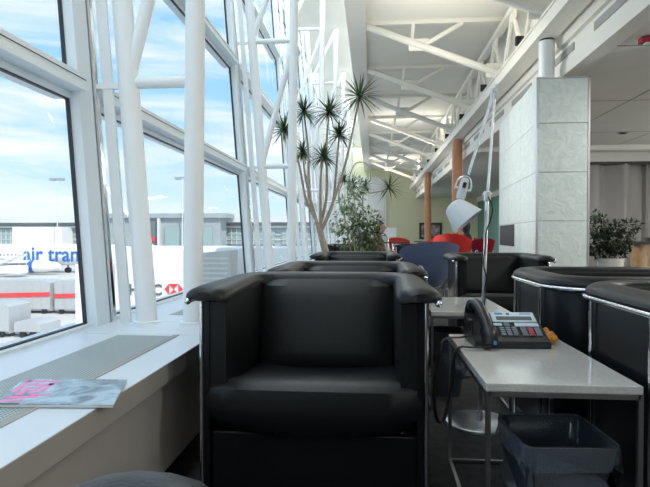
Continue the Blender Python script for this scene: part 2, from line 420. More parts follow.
# blades tied to the trusses
# ------------------------------------------------------------------ window trusses
def tube_part(name, p, q, r, m, parent, seg=16):
    b = B(); tube(b, [p, q], r, seg); return link(name, b, m, parent, True)
def outerX(h): return -1.03 - .075*(h-.45)
def innerX(h): return -.815 + .012*(h-.45)
ordn = ['truss behind the camera', 'nearest', 'second from near', 'third from near', 'fourth from near', 'fifth from near', 'sixth from near', 'seventh from near', 'farthest']
def truss():
    t = thing('window_truss', '', 'steel truss', (0,0,.45))
    def T(name, p, q, r): 
        return tube_part(name, (p[0],0,p[1]-.45), (q[0],0,q[1]-.45), r, M['white_steel'], t)
    T('inner_chord', (innerX(.45),.45), (innerX(5.2),5.2), .044)
    T('outer_chord', (outerX(.45),.45), (outerX(5.2),5.2), .046)
    hs = [1.545, 2.80, 4.05]
    for h in hs: T('strut', (outerX(h),h), (innerX(h),h), .026)
    for h, g in zip(hs, hs[1:] + [5.2]): T('diagonal', (outerX(h),h+.02), (innerX(g),g-.03), .030)
    for h in hs:
        b = B(); box(b, FX(h,.041), outerX(h), -.012, .012, h-.475, h-.45); link('tie_plate', b, M['white_steel'], t)
    b = B()
    A = []
    for h in (.45, 5.2):
        for dx, dy in ((-.024,-.008),(.024,-.008),(.024,.008),(-.024,.008)): A.append(b.verts.new((FX(h,.105)+dx, dy, h-.45)))
    for f in ((3,2,1,0),(4,5,6,7),(0,1,5,4),(1,2,6,5),(2,3,7,6),(3,0,4,7)): b.faces.new([A[i] for i in f])
    link('flat_hanger', b, M['white_steel'], t)
    for X in (innerX(.45), outerX(.45)):
        b = B(); lathe(b, [(.06,0),(.06,.006),(.046,.008)], (X,0,0), 20); link('base_plate', b, M['white_steel'], t)
    return t
t0 = truss()
names = ['nearest white tubular truss on the window sill, left of the big black armchair',
 'second white tubular truss on the sill, seen over the armchair back',
 'third white tubular truss along the windows, just before the tall dracaena',
 'fourth white tubular truss along the windows, behind the tall dracaena',
 'fifth white tubular truss along the windows, beyond the dracaena',
 'sixth white tubular truss along the windows, far down the hall',
 'seventh white tubular truss along the windows, last but one before the green wall']
for i, nm in enumerate(names):
    place(t0, (0, 2.40 + 3.0*i, .45), 0, nm, i == 0, 'white trusses on the window sill')

# ------------------------------------------------------------------ roof bracing frames over the hall
def brace():
    t = thing('roof_brace', '', 'roof brace', (0,0,3.2))
    tube_part('brace_tube', (-.08,0,.83), (1.88,0,.07), .055, M['beam'], t)
    b = B(); box(b, -.34, 2.12, -.03, .03, .84, .90); box(b, -.34, 2.12, -.05, .05, .885, .899); link('cross_rib', b, M['beam'], t)
    b = B(); tube(b, [(.62,0,.86),(.60,0,.60)], .028, 10); link('hanger', b, M['beam'], t, True)
    b = B(); tube(b, [(1.35,0,.84),(.78,0,.52)], .036, 10); link('diagonal', b, M['beam'], t, True)
    b = B(); box(b, .55, .85, -.012, .012, .44, .62); link('gusset_plate', b, M['beam'], t)
    b = B(); box(b, 1.70, 1.98, -.01, .01, .01, .22); link('gusset_plate', b, M['beam'], t)
    return t
b0 = brace()
blab = ['behind the camera', 'over the nearest armchair', 'at the upper right above the white block, nearest in view', 'crossing the upper middle of the ceiling, second in view', 'third in view, above the lamp arm', 'fourth in view, near the top of the nearer orange column',
        'fifth in view, left of the orange column top', 'sixth in view', 'seventh in view', 'eighth in view', 'ninth in view, last before the green wall']
for i, nm in enumerate(blab):
    place(b0, (0, 1.72 + 2.2*i, 3.2), 0, 'cream sloping roof brace, ' + nm, i == 0, 'roof braces across the hall')

# ------------------------------------------------------------------ long zigzag truss above the beam
def zig():
    t = thing('zigzag_girder', '', 'girder', (0,0,3.22))
    for s in (0, 1):
        y = s*1.1
        for q, (a, b_) in enumerate(((.04, .55), (1.06, .55))):
            b = B(); p = Vector((1.95, y+a, .02)); r = Vector((1.95, y+b_, .72)); tube(b, [p, r], .032, 6); link('web_member', b, M['beam'], t)
        b = B(); box(b, 1.938, 1.962, y+.40, y+.70, .6, .72); link('gusset_plate', b, M['beam'], t)
        b = B(); box(b, 1.938, 1.962, y+.002, y+.16, .005, .15); link('gusset_plate', b, M['beam'], t)
    b = B(); box(b, 1.90, 2.0, 0, 2.2, .72, .80); link('top_chord', b, M['beam'], t)
    return t
z0 = zig()
zl = ['nearest stretch, beyond the top of the frame', 'second stretch, above the white block', 'third stretch, above the side of the white block', 'fourth stretch, behind the lamp arm tip', 'fifth stretch, by the nearer orange column top',
      'sixth stretch', 'seventh stretch', 'eighth stretch, above the farther orange column', 'ninth stretch', 'tenth stretch, meeting the green wall']
for i, nm in enumerate(zl):
    place(z0, (0, 3.92 + 2.2*i, 3.22), 0, 'cream zigzag girder over the long beam, ' + nm, i == 0, 'zigzag girders over the beam')
# small dark fittings on the beam, no light attached
def fitting():
    t = thing('beam_fitting', '', 'spotlight', (1.82,0,3.225))
    b = B(); box(b, -.06, .04, -.035, .035, .02, .13, .01, 2); link('housing', b, M['vent_dark'], t)
    b = B(); tube(b, [(0,0,0),(0,0,.04)], .012, 8); box(b, -.03, .03, -.05, .05, 0, .01); link('bracket', b, M['brushed'], t)
    return t
f0 = fitting()
for i in range(10):
    k = -1 + i
    place(f0, (1.86, 7.2 + 2.2*k - .16, 3.225), 0, 'small dark fitting standing on the cream beam, number %s along the hall from the camera' % ('one two three four five six seven eight nine ten'.split()[i]), i == 0, 'small dark fittings on the beam')

# ------------------------------------------------------------------ columns
def column(y, r, m, label, z0=0, ring=None):
    t = thing('column', label, 'column', (1.97, y, z0))
    b = B(); lathe(b, [(r,0),(r,3.06-z0-.02)], (0,0,0), 32); link('shaft', b, m, t, True)
    b = B(); lathe(b, [(r*.9,3.06-z0-.02),(r*.9,3.06-z0)], (0,0,0), 32); link('top_collar', b, M['vent_dark'] if ring else M['brushed'], t, True)
column(12.8, .12, M['orange'], 'round orange wooden-clad column, the nearer one, right of the lamp shade')
column(19.4, .12, M['orange'], 'round orange wooden-clad column, the farther one in front of the green wall')
t = column(6.35, .085, M['white_steel'], 'white round column rising from the top of the white panelled block', 2.55, True)

# ------------------------------------------------------------------ panelled block
bl = thing('panelled_block', 'tall white block clad in square etched panels with a dark grate on its side', 'pillar', (1.76, 6.0, 0))
W_, Dp, H_ = .555, 2.55, 2.535
dirx = .075
def bx(y): return dirx*y
b = B(); prism(b, [(0.012,.012),(W_-.012,.012),(W_-.012+bx(Dp),Dp-.012),(0.012+bx(Dp),Dp-.012)], 'z', 0, H_-.004); link('core', b, M['slotm'], bl)
rows = [0, .475, 1.0, 1.525, 2.05, 2.53]
b = B()
for z, z1 in zip(rows, rows[1:]):
    box(b, .022, W_-.022, 0, .014, z+.003, z1-.003, .002, 1)
link('front_panels', b, M['panel'], bl)
b = B()
cy = [0.03, .87, 1.7, 2.53]
for j, (z, z1) in enumerate(zip(rows, rows[1:])):
    for a, c in zip(cy, cy[1:]):
        prism(b, [(bx(a)+.0, a+.003),(bx(a)+.014, a+.003),(bx(c)+.014, c-.003),(bx(c), c-.003)], 'z', z+.003, z1-.003)
link('side_panels', b, M['panel'], bl)
b = B()
for (x, y) in ((0,0),(W_-.02,0)): box(b, x, x+.02, -.004, .02, 0, H_+.006)
box(b, 0, W_, -.004, .02, H_-.006, H_+.008)
link('metal_edging', b, M['alu'], bl)
b = B(); prism(b, [(bx(1.25)-.006,1.25),(bx(1.25)+.02,1.25),(bx(2.42)+.02,2.42),(bx(2.42)-.006,2.42)], 'z', .70, .99); link('dark_grate', b, M['vent_dark'], bl)

# fire alarm
t = thing('fire_alarm', 'small red fire alarm strobe on the low grey ceiling', 'fire alarm', (2.50, 5.2, 2.655))
b = B(); box(b, -.06, .06, -.045, .045, -.05, 0, .008, 2); link('housing', b, M['alarm'], t)
b = B(); box(b, -.02, .03, -.03, .03, -.062, -.048, .005, 2); link('strobe_lens', b, M['plastic_white'], t)
t = thing('ceiling_spotlight', 'small recessed spotlight in the low grey ceiling above the curtains', 'ceiling light', (4.42, 10.0, 2.655))
b = B(); lathe(b, [(.07,-.012),(.085,-.004),(.085,0)], seg=24); link('trim_ring', b, M['brushed'], t, True)
b = B(); lathe(b, [(.05,-.016),(.06,-.011)], seg=24); link('lens', b, M['vent_dark'], t, True)

# ================================================================== TUB ARMCHAIR
def U_path(hw, fy, by, r, n=8, front_ext=0):
    pts = [(-hw, fy)]
    m = 8
    for k in range(1, m): pts.append((-hw, fy + (by-r-fy)*k/m))
    for k in range(n+1):
        a = PI - (PI/2)*k/n; pts.append((-hw+r+r*math.cos(a), by-r+r*math.sin(a)))
    for k in range(1, m): pts.append((-hw+r + (2*hw-2*r)*k/m, by))
    pts2 = [(-x, y) for x, y in pts[:m+n+1]][::-1]
    return pts + pts2
def sweepU(bm, path, prof, scale=None, shift=None):
    """profile (n outward, z) swept along a plan path; scale(i)->(sn,sz)"""
    n = len(path); rings = []
    for i, p in enumerate(path):
        a = Vector(path[max(i-1,0)]); b_ = Vector(path[min(i+1,n-1)]); t = (b_-a).normalized(); nn = Vector((-t.y, t.x))
        s = scale(i) if scale else (1,1,0)
        cz = sum(q[1] for q in prof)/len(prof); cn = sum(q[0] for q in prof)/len(prof)
        rings.append([bm.verts.new((p[0]+nn.x*(cn+(q[0]-cn)*s[0]), p[1]+nn.y*(cn+(q[0]-cn)*s[0]), cz+(q[1]-cz)*s[1]+s[2])) for q in prof])
    for A, D in zip(rings, rings[1:]):
        for k in range(len(prof)): bm.faces.new((A[k], A[(k+1)%len(prof)], D[(k+1)%len(prof)], D[k]))
    bm.faces.new(rings[0][::-1]); bm.faces.new(rings[-1])
def rrect(x0, x1, z0, z1, r, n=4):
    out = []
    for cx, cz, a0 in ((x1-r, z1-r, 0), (x0+r, z1-r, 90), (x0+r, z0+r, 180), (x1-r, z0+r, 270)):
        for k in range(n+1):
            a = math.radians(a0 + 90*k/n); out.append((cx+r*math.cos(a), cz+r*math.sin(a)))
    return out
def pillow(bm, fn, nu, nv, thick):
    """closed surface: top fn(u,v)->Vector, bottom offset"""
    pass
RIMP = [(-.084,.660),(-.086,.676),(-.080,.691),(-.066,.702),(-.044,.708),(-.018,.709),(.006,.705),(.024,.697),(.035,.687),(.038,.677),(.032,.669),(.018,.665),(-.03,.660)]
def tub_chair():
    t = thing('tub_armchair', '', 'armchair')
    path = U_path(.327, -.33, .33, .14)
    b = B(); sweepU(b, path, rrect(-.012, .006, .055, .665, .005, 2)); link('outer_shell', b, M['shell'], t, True)
    inner = U_path(.291, -.325, .285, .08)
    def sc(i):
        d = min(i, len(inner)-1-i)
        return (.9 if d == 0 else 1, 1, 0)
    b = B(); sweepU(b, inner, rrect(-.028, .026, .34, .688, .026, 4), sc); link('arm_padding', b, M['leather'], t, True)
    # reclined back cushion
    b = B(); nu, nv = 14, 10; F = []; Bk = []
    for i in range(nu+1):
        u = i/nu*2-1; rowF = []; rowB = []
        for j in range(nv+1):
            v = j/nv; x = u*(.255 + .012*v)
            z = .34 + .353*v
            edge = (1-abs(u)**6)*(1-abs(2*v-1)**8)
            y = .130 + .095*v - .028*edge - .008*math.sin(v*PI)*(1-u*u)
            if j == nv: y += .035
            z -= .010*abs(u)**8*(v > .9)
            rowF.append(b.verts.new((x, y, z))); rowB.append(b.verts.new((x, .275, z-(.008 if j == nv else 0))))
        F.append(rowF); Bk.append(rowB)
    for i in range(nu):
        for j in range(nv):
            b.faces.new((F[i][j],F[i+1][j],F[i+1][j+1],F[i][j+1])); b.faces.new((Bk[i][j],Bk[i][j+1],Bk[i+1][j+1],Bk[i+1][j]))
        b.faces.new((F[i][nv],F[i+1][nv],Bk[i+1][nv],Bk[i][nv])); b.faces.new((F[i][0],Bk[i][0],Bk[i+1][0],F[i+1][0]))
    for j in range(nv):
        b.faces.new((F[0][j],F[0][j+1],Bk[0][j+1],Bk[0][j])); b.faces.new((F[nu][j],Bk[nu][j],Bk[nu][j+1],F[nu][j+1]))
    link('back_cushion', b, M['leather'], t, True)
    # padded rim
    rim = U_path(.345, -.375, .318, .15)
    R = len(rim)
    def sr(i):
        d = min(i, R-1-i)
        f = [.45, .80, .95][d] if d < 3 else 1
        arm = 1.18 - .28*min(1, d/9)
        return (f*arm, [.5, .85, 1][d] if d < 3 else 1, -0.006*max(0, 1-d/4))
    # denser tips
    rim = [rim[0], (rim[0][0], rim[0][1]+.016), (rim[0][0], rim[0][1]+.04)] + rim[1:-1] + [(rim[-1][0], rim[-1][1]+.04), (rim[-1][0], rim[-1][1]+.016), rim[-1]]
    R = len(rim)
    b = B(); sweepU(b, rim, RIMP, sr); link('padded_rim', b, M['leather'], t, True)
    # chrome tube below the rim
    tp = U_path(.372, -.36, .350, .17)
    b = B(); tube(b, [(x, y, .662) for x, y in tp], .0085, 10); link('rim_tube', b, M['chrome'], t, True)
    for s in (-1, 1):
        b = B(); v = Vector((s*.372, -.362, .662)); bmesh.ops.create_uvsphere(b, u_segments=12, v_segments=8, radius=.011, matrix=Matrix.Translation(v))
        link('tube_cap', b, M['chrome'], t, True)
    # seat cushion full width with front roll
    b = B(); nu = 20; rings = []
    sec = [(.20,.215),(-.28,.225),(-.322,.240),(-.345,.275),(-.354,.33),(-.343,.388),(-.322,.402),(-.28,.405),(-.18,.395),(-.06,.380),(.06,.364),(.20,.348)]
    for i in range(nu+1):
        u = i/nu*2-1; c = 1-u*u; e = abs(u)**10; ring = []
        for q, (y, z) in enumerate(sec):
            zz = z + ((.036,.036,.036,.028,.012)[q]*(1-c) if q <= 4 else 0) - (.012*c if q > 8 else 0) + (.004*c if q in (5,6,7) else 0)
            yy = y - (.014*c if 2 <= q <= 6 else 0)
            zz += (.355-zz)*.22*e; yy += (.02*e if q in (3,4,5) else 0)
            ring.append(b.verts.new((u*(.328 if y < -.2 else .262), yy, zz)))
        rings.append(ring)
    for A, D in zip(rings, rings[1:]):
        for k in range(len(sec)): b.faces.new((A[k], A[(k+1)%len(sec)], D[(k+1)%len(sec)], D[k]))
    b.faces.new(rings[0][::-1]); b.faces.new(rings[-1])
    link('seat_cushion', b, M['leather'], t, True)
    b = B(); box(b, -.314, .314, -.318, -.29, .055, .25, .006, 2); link('front_panel', b, M['shell'], t)
    b = B(); box(b, -.29, .29, -.29, .28, .055, .075); link('base_panel', b, M['shell'], t)
    for s in (-1, 1):
        b = B(); tube(b, [(s*.341, -.322, .0), (s*.341, -.322, .664)], .0075, 10); link('leg', b, M['chrome'], t, True)
        b = B(); tube(b, [(s*.185, .347, .0), (s*.185, .347, .664)], .0075, 10); link('leg', b, M['chrome'], t, True)
    return t
ch = tub_chair()
chairs = [
 ((-.180, 1.94, 0), 0, 'big black leather tub armchair nearest the camera, facing it beside the window sill'),
 ((-.125, 2.89, 0), 0, 'black leather tub armchair directly behind the big one, only its rim showing'),
 ((-.135, 4.80, 0), 0, 'black leather tub armchair in front of the tall dracaena'),
 ((.985, 4.52, 0), 0, 'black leather tub armchair facing the camera in front of the white panelled block'),
 ((1.01, 2.38, 0), PI/2, 'black leather tub armchair with its back to the tables, the farther of two at right'),
 ((1.035, 1.58, 0), PI/2, 'black leather tub armchair cut by the right edge, its rounded rim beside the telephone table'),
 ((.168, -.006, 0), PI, 'black leather tub armchair of which only an arm tip shows at the bottom edge'),
 ((-.40, 9.3, 0), 0, 'far black tub armchair under the leafy plant by the windows'),
 ((.75, 9.4, 0), 0, 'far black tub armchair behind the blue chair'),
]
for i, (loc, rz, lab) in enumerate(chairs):
    place(ch, loc, rz, lab, i == 0, 'black leather tub armchairs').scale = (1, 1, .984)

# ================================================================== STONE-TOPPED TABLES
def stone_table(x0, x1, y0, y1, label):
    cx, cy = (x0+x1)/2, (y0+y1)/2; hx, hy = (x1-x0)/2, (y1-y0)/2
    t = thing('side_table', label, 'table', (cx, cy, 0), 0, 'stone-topped side tables')
    b = B(); box(b, -hx, hx, -hy, hy, .458, .48, .003, 2); link('stone_top', b, M['stone'], t)
    a, c = hx-.006, hy-.006; r = .006
    b = B()
    for s in (-1, 1):
        box(b, -a, a, s*c-r, s*c+r, .446, .458); box(b, s*a-r, s*a+r, -c, c, .446, .458)
    link('top_frame', b, M['brushed'], t)
    for s in (-1, 1):
        b = B(); box(b, s*a-r, s*a+r, -c, c, 0.002, .014); link('floor_rail', b, M['brushed'], t)
    b = B(); box(b, -a, a, c-r, c+r, 0.002, .014); link('floor_rail', b, M['brushed'], t)
    for s in (-1, 1):
        for q in (-1, 1):
            b = B(); box(b, s*a-r, s*a+r, q*c-r, q*c+r, 0, .458); link('leg', b, M['brushed'], t)
    return t
stone_table(.285, .662, 1.375, 2.045, 'white stone-topped side table with the telephone on it')
stone_table(.285, .668, 2.64, 3.27, 'white stone-topped side table behind the floor lamp, the farther one')

# ------------------------------------------------------------------ telephone
ph = thing('desk_telephone', 'black office desk telephone with grey display on the near stone table', 'telephone', (.335, 1.79, .48), math.radians(2))
b = B()
prism(b, [(0,0),(0,.022),(.045,.034),(.165,.095),(.175,.088),(.175,0)], 'x', 0, .245)
bmesh.ops.bevel(b, geom=list(b.edges), offset=.003, segments=2, affect='EDGES'); link('body', b, M['phone'], ph)
ang = math.atan2(.061, .12)
FM = Matrix.Translation((0, .045, .034)) @ Matrix.Rotation(ang, 4, 'X')
def fbox(b, x0, x1, y0, y1, h, bev=.0015): box(b, x0, x1, y0, y1, 0, h, bev, 1, FM)
b = B(); fbox(b, .085, .235, .075, .132, .004); dp = link('display_panel', b, M['label'], ph)
b = B(); fbox(b, .100, .222, .083, .106, .0052); link('screen', b, M['lcd'], dp)
b = B(); fbox(b, .10, .128, .116, .127, .005); fbox(b, .185, .225, .118, .124, .005); link('logo', b, M['blue_ink'], dp)
b = B(); fbox(b, .14, .152, .114, .128, .005); link('logo', b, M['lcd'], dp)
b = B()
for i in range(3):
    for j in range(4): fbox(b, .098+i*.021, .114+i*.021, .000+j*.0125, .009+j*.0125, .005)
link('number_keys', b, M['grey_key'], ph)
b = B()
for i in (0, 2):
    b = B()
    for j in range(4): fbox(b, .168+i*.023, .187+i*.023, .000+j*.0115, .009+j*.0115, .005)
    link('line_keys', b, M['grey_key'], ph)
b = B(); fbox(b, .084, .112, .054, .068, .004); link('memo_card', b, M['label'], ph)
for q in (.053, .063):
    b = B(); fbox(b, .118, .138, q, q+.007, .005); link('function_key', b, M['grey_key'], ph)
b = B(); 
for j in range(4): fbox(b, .191, .209, j*.0115, .009+j*.0115, .005)
link('line_keys', b, M['key_red'], ph)['label'] = 'red key column'
b = B(); fbox(b, .155, .235, .050, .070, .004); link('name_card', b, M['label'], ph)
hs = B(); pts = curve_pts([(.043,-.012,.040),(.040,.03,.083),(.036,.09,.118),(.032,.145,.128),(.030,.185,.105)], 5)
tube(hs, pts, .021, 12, squash=.95)
tube(hs, curve_pts([(.043,-.018,.020),(.043,-.012,.045),(.042,.002,.062)],4), .027, 14)
tube(hs, curve_pts([(.031,.195,.08),(.031,.185,.105),(.032,.17,.12)],4), .026, 14)
h_ = link('handset', hs, M['phone'], ph, True)
b = B(); box(b, -.004, .006, .05, .09, .04, .085, .004, 2); link('cradle', b, M['phone'], ph)
b = B(); box(b, .048, .058, -.047, -.043, .022, .034); link('handset_mark', b, M['blue_ink'], ph)
cp = [(.040,-.03,.014),(-.01,-.03,.010),(-.052,-.02,.008),(-.070,.0,-.03),(-.066,.05,-.12),(-.070,.09,-.20),(-.088,.07,-.255),(-.115,.04,-.25),(-.125,.05,-.17),(-.11,.08,-.06),(-.085,.12,-.005),(-.062,.125,.010),(-.02,.13,.012),(.0,.12,.02)]
cs = curve_pts(cp, 14); coil = []
for i, p in enumerate(cs):
    coil.append(p)
b = B(); N_ = len(cs)*6; pts = []
for k in range(N_):
    f = k/6; i = int(f); g = f-i; p = cs[i].lerp(cs[min(i+1, len(cs)-1)], g)
    a = 2*PI*k/5; pts.append(p + Vector((math.cos(a)*.0045, math.sin(a)*.0045, 0)))
tube(b, pts, .0028, 6); link('coiled_cord', b, M['black'], ph, True)

# orange crumpled things beside the phone
for i, (x, y, s, lab) in enumerate(((.598, 1.945, .024, 'crumpled orange wrapper behind the telephone, the farther piece'), (.604, 1.885, .022, 'crumpled orange wrapper at the right side of the telephone, the nearer piece'))):
    b = B(); bmesh.ops.create_icosphere(b, subdivisions=3, radius=s)
    for v in b.verts:
        v.co *= 1 + .25*math.sin(v.co.x*190+i)*math.cos(v.co.y*160) + .12*random.random()
        v.co.z *= .85
    o = link('orange_wrapper', b, M['orange_peel'], None, True); o.location = (x, y, .48+s*.92); props(o, lab, 'wrapper', 'orange wrappers by the telephone')

# ------------------------------------------------------------------ waste bins
def rr_plan(hx, hy, r, n=5): return rrect(-hx, hx, -hy, hy, r, n)
def bin_(loc, label, rz=0, hx=.124, hy=.135, H=.30):
    t = thing('waste_bin', label, 'waste bin', loc, rz, 'waste bins under the side tables')
    def shell(b, levels, thick):
        rings = [[b.verts.new((x, y, z)) for x, y in rr_plan(a, c, .035)] for a, c, z in levels]
        for A, D in zip(rings, rings[1:]):
            for k in range(len(A)): b.faces.new((A[k], A[(k+1)%len(A)], D[(k+1)%len(A)], D[k]))
        return rings
    b = B(); lv = [(hx*.72, hy*.72, 0), (hx*.97, hy*.97, H-.012), (hx, hy, H-.010), (hx, hy, H), (hx-.006, hy-.006, H), (hx*.97-.006, hy*.97-.006, H-.02), (hx*.72-.006, hy*.72-.006, .006)]
    R = shell(b, lv, 0); b.faces.new(R[0][::-1]); b.faces.new(R[-1]); link('body', b, M['bin'], t, True)
    # bag: outside skirt and inside lining
    rnd = random.Random(3); b = B(); levels = []
    base = rr_plan(1, 1, .25, 6); n = len(base)
    prof = [(1.0, H-.055, .9, .006), (1.0, H-.03, 1, .003), (1.0, H-.004, 1, .001), (.99, H+.004, 1, .001), (.93, H-.004, 1, .003), (.88, H-.06, 1, .014), (.80, H-.15, 1, .02), (.74, H-.24, 1, .015)]
    rings = []
    for s, z, q, w in prof:
        ring = []
        for k, (x, y) in enumerate(base):
            j = w*(math.sin(k*2.1+z*40)+.7*math.sin(k*1.3+1+z*25)) + w*.5*rnd.uniform(-1,1)
            zz = z + (.014*math.sin(k*.9)+.008*math.sin(k*2.3) if s == 1.0 and z < H-.05 else 0)
            ring.append(b.verts.new((x*(hx*s+.003+j), y*(hy*s+.003+j), zz)))
        rings.append(ring)
    for A, D in zip(rings, rings[1:]):
        for k in range(n): b.faces.new((A[k], A[(k+1)%n], D[(k+1)%n], D[k]))
    link('plastic_bag', b, M['film'], t, True)
    return t
bin_((.513, 1.565, 0), 'dark grey waste bin with a clear plastic bag under the telephone table', math.radians(3))
bin_((.40, 2.95, 0), 'dark grey waste bin with a clear bag under the farther stone table', 0, .10, .11, .34)

# ------------------------------------------------------------------ floor lamp
lp = thing('floor_lamp', 'aluminium arm floor lamp with white cone shade and round base by the stone tables', 'lamp', (.482, 2.47, 0))
LX, LY = .482, 2.47
def LP(x, z, y=0): return (x-LX, y, z)
b = B(); lathe(b, [(.001,0),(.150,0),(.152,.003),(.150,.013),(.143,.017),(.001,.017)], seg=48); link('base', b, M['alu'], lp, True)
b = B(); tube(b, [LP(.482,.015), LP(.484,.06)], .014, 14); tube(b, [LP(.484,.05), LP(.512,1.02)], .0085, 14); link('pole', b, M['alu'], lp, True)
b = B(); box(b, .512-LX-.014, .512-LX+.014, -.012, .012, 1.0, 1.045, .004, 2); tube(b, [(.512-LX-.02,0,1.03),(.512-LX+.022,0,1.03)], .006, 8); link('joint', b, M['alu'], lp)
b = B(); tube(b, [LP(.514,1.03), LP(.543,1.475)], .0062, 12); tube(b, [LP(.506,1.03,-.018), LP(.536,1.462,-.018)], .0022, 8); link('lower_arm', b, M['alu'], lp, True)
b = B(); tube(b, [LP(.541,1.49), LP(.430,1.12)], .0055, 12); tube(b, [LP(.529,1.475,-.018), LP(.424,1.125,-.018)], .0022, 8); link('upper_arm', b, M['alu'], lp, True)
b = B()
for y in (-.012, .012):
    box(b, .526-LX, .557-LX, y-.002, y+.002, 1.455, 1.50, .0015, 1)
tube(b, [(.541-LX,-.02,1.492),(.541-LX,.02,1.492)], .009, 12); tube(b, [(.545-LX,-.02,1.47),(.545-LX,.02,1.47)], .007, 12)
box(b, .545-LX, .560-LX, -.004, .004, 1.505, 1.52); link('elbow', b, M['alu'], lp)
b = B(); tube(b, curve_pts([LP(.514,1.02,-.012), LP(.530,.98,-.02), LP(.528,.93,-.015), LP(.505,.86,-.012), LP(.503,.80,-.012)], 6), .003, 8)
tube(b, curve_pts([LP(.503,.80,-.012), LP(.492,.72,-.03),LP(.506,.66,-.02),LP(.500,.6,-.012)], 6), .003, 8); link('cable', b, M['black'], lp, True)
# head: fork, body, cone
hc = Vector(LP(.405,1.055)); tilt = Matrix.Rotation(math.radians(14), 3, 'Y')
b = B()
ring = [hc + tilt @ Vector((.034*math.cos(a), 0, .048*math.sin(a)+.012)) for a in [math.radians(-10 + 200*k/14) for k in range(15)]]
tube(b, ring, .004, 8); tube(b, [hc+tilt@Vector((-.036,0,.0)), hc+tilt@Vector((.036,0,.0))], .006, 8); link('fork', b, M['alu'], lp, True)
b = B(); lathe(b, [(.010,.052),(.017,.046),(.019,.02),(.021,-.03),(.018,-.045)], hc, 20, tilt); hd = link('lamp_holder', b, M['shade'], lp, True)
b = B(); box(b, -.008,.008,-.027,-.02,.005,.03,.002,1, Matrix.Translation(hc) @ tilt.to_4x4()); link('switch', b, M['black'], hd)
d = Vector((.64, -.18, -.76)).normalized(); rot = Vector((0,0,1)).rotation_difference(d).to_matrix()
sc_ = Vector(LP(.368, .979)); n1 = .048; n2 = .080; Ls = .092
b = B(); lathe(b, [(.012,-.018),(.03,-.014),(n1-.006,-.006),(n1,.002),(n2,Ls),(n2-.003,Ls),(n1-.004,.006),(.012,.0)], sc_, 36, rot, cap=False); link('lamp_shade', b, M['shade'], lp, True)
b = B(); lathe(b, [(.001,.01),(.012,.015),(.024,.04),(.022,.056),(.001,.066)], sc_, 18, rot); link('bulb', b, M['plastic_white'], lp, True)

# ------------------------------------------------------------------ magazine on the sill
A_, B_, C_, D_ = (-.594,1.19), (-.66,1.40), (-.94,1.386), (-.875,1.17)
t = thing('magazine', 'magazine with a blue-grey cover and pink print lying on the window sill', 'magazine', (-.767, 1.285, .4525))
q = [(x+.767, y-1.285) for x, y in (A_, B_, C_, D_)]
b = B(); prism(b, q, 'z', 0, .006); link('pages', b, M['paper'], t)
b = B(); prism(b, [(x*1.01, y*1.01) for x, y in q], 'z', .006, .0072); link('cover', b, M['mag'], t)
def mq(u, v):   # u: left->right, v: near->far
    a = Vector(q[3]).lerp(Vector(q[0]), u); c = Vector(q[2]).lerp(Vector(q[1]), u); return a.lerp(c, v)
b = B(); rnd = random.Random(5)
for (u0,u1,v0,v1) in ((.02,.20,.08,.16),(.05,.30,.20,.27),(.10,.16,.3,.62),(.20,.25,.34,.66),(.03,.08,.4,.9),(.12,.34,.70,.78),(.28,.32,.45,.8),(.02,.36,.86,.92),(.22,.40,.3,.35)):
    prism(b, [mq(u0,v0),mq(u1,v0+.02),mq(u1+.02,v1+.02),mq(u0+.02,v1)], 'z', .0072, .0076)
link('pink_print', b, M['pink'], t)
b = B(); prism(b, [mq(0,0),mq(.22,0),mq(.22,.03),mq(0,.03)], 'z', .0072, .0076); link('dark_print', b, M['black'], t)

# ================================================================== BLUE AND RED SHELL CHAIRS
def shell_chair(name, label, m, loc, rz, s=1.0, group='felt shell chairs', hs=1.0):
    """wraparound bucket shell on a bent wire frame, front towards -Y"""
    t = thing(name, label, 'chair', loc, rz, group)
    b = B(); nu, nv = 22, 10; G = []
    for j in range(nv+1):
        v = j/nv; row = []
        for i in range(nu+1):
            a = math.radians(-118 + 236*i/nu)      # 0 = back (+Y)
            wf = math.cos(a*.5)
            top = .79*hs - .16*(1-math.cos(a))*.55
            z = .36 + (top-.36)*v
            rad = .12 + .17*v**.6
            x = math.sin(a)*rad*1.02*s; y = math.cos(a)*rad*.95*s + .03*v
            row.append(b.verts.new((x, y, z)))
        G.append(row)
    for j in range(nv):
        for i in range(nu): b.faces.new((G[j][i],G[j][i+1],G[j+1][i+1],G[j+1][i]))
    bmesh.ops.solidify(b, geom=list(b.faces), thickness=.018)
    link('shell_back', b, m, t, True)
    b = B(); lathe(b, [(.001,.33),(.10,.335),(.15,.36),(.175,.40),(.16,.425),(.001,.43)], (0,-.02,0), 28); link('seat', b, m, t, True)
    for sx in (-1, 1):
        for sy in (-1, 1):
            b = B(); tube(b, curve_pts([(sx*.10,sy*.10-.02,.335),(sx*.20,sy*.19,.30),(sx*.225,sy*.215,.22),(sx*.255,sy*.245,0)],5), .0085, 8)
            link('leg', b, M['chrome'], t, True)
    for sx in (-1, 1):
        b = B(); tube(b, curve_pts([(sx*.235,.225,.14),(sx*.225,.27,.36),(sx*.17,.315,.56),(sx*.10,.285,.42),(sx*.07,.20,.335)],6), .010, 8); link('back_stay', b, M['alu'], t, True)
    return t
shell_chair('shell_chair', 'blue felt shell chair with chrome wire legs, its back to the camera', M['blue'], (.56, 5.45, 0), PI+.18)
shell_chair('shell_chair', 'bright red felt shell chair right behind the blue chair', M['red'], (1.04, 7.1, 0), PI-.3, .82, hs=1.10)
shell_chair('shell_chair', 'red felt shell chair left of and behind the bright red one', M['red'], (1.02, 7.95, 0), PI+.3, .9, hs=1.07)
shell_chair('shell_chair', 'distant dark red chair beside the seated person, near the teal wall', M['redplastic'], (2.15, 10.8, 0), PI, .8)
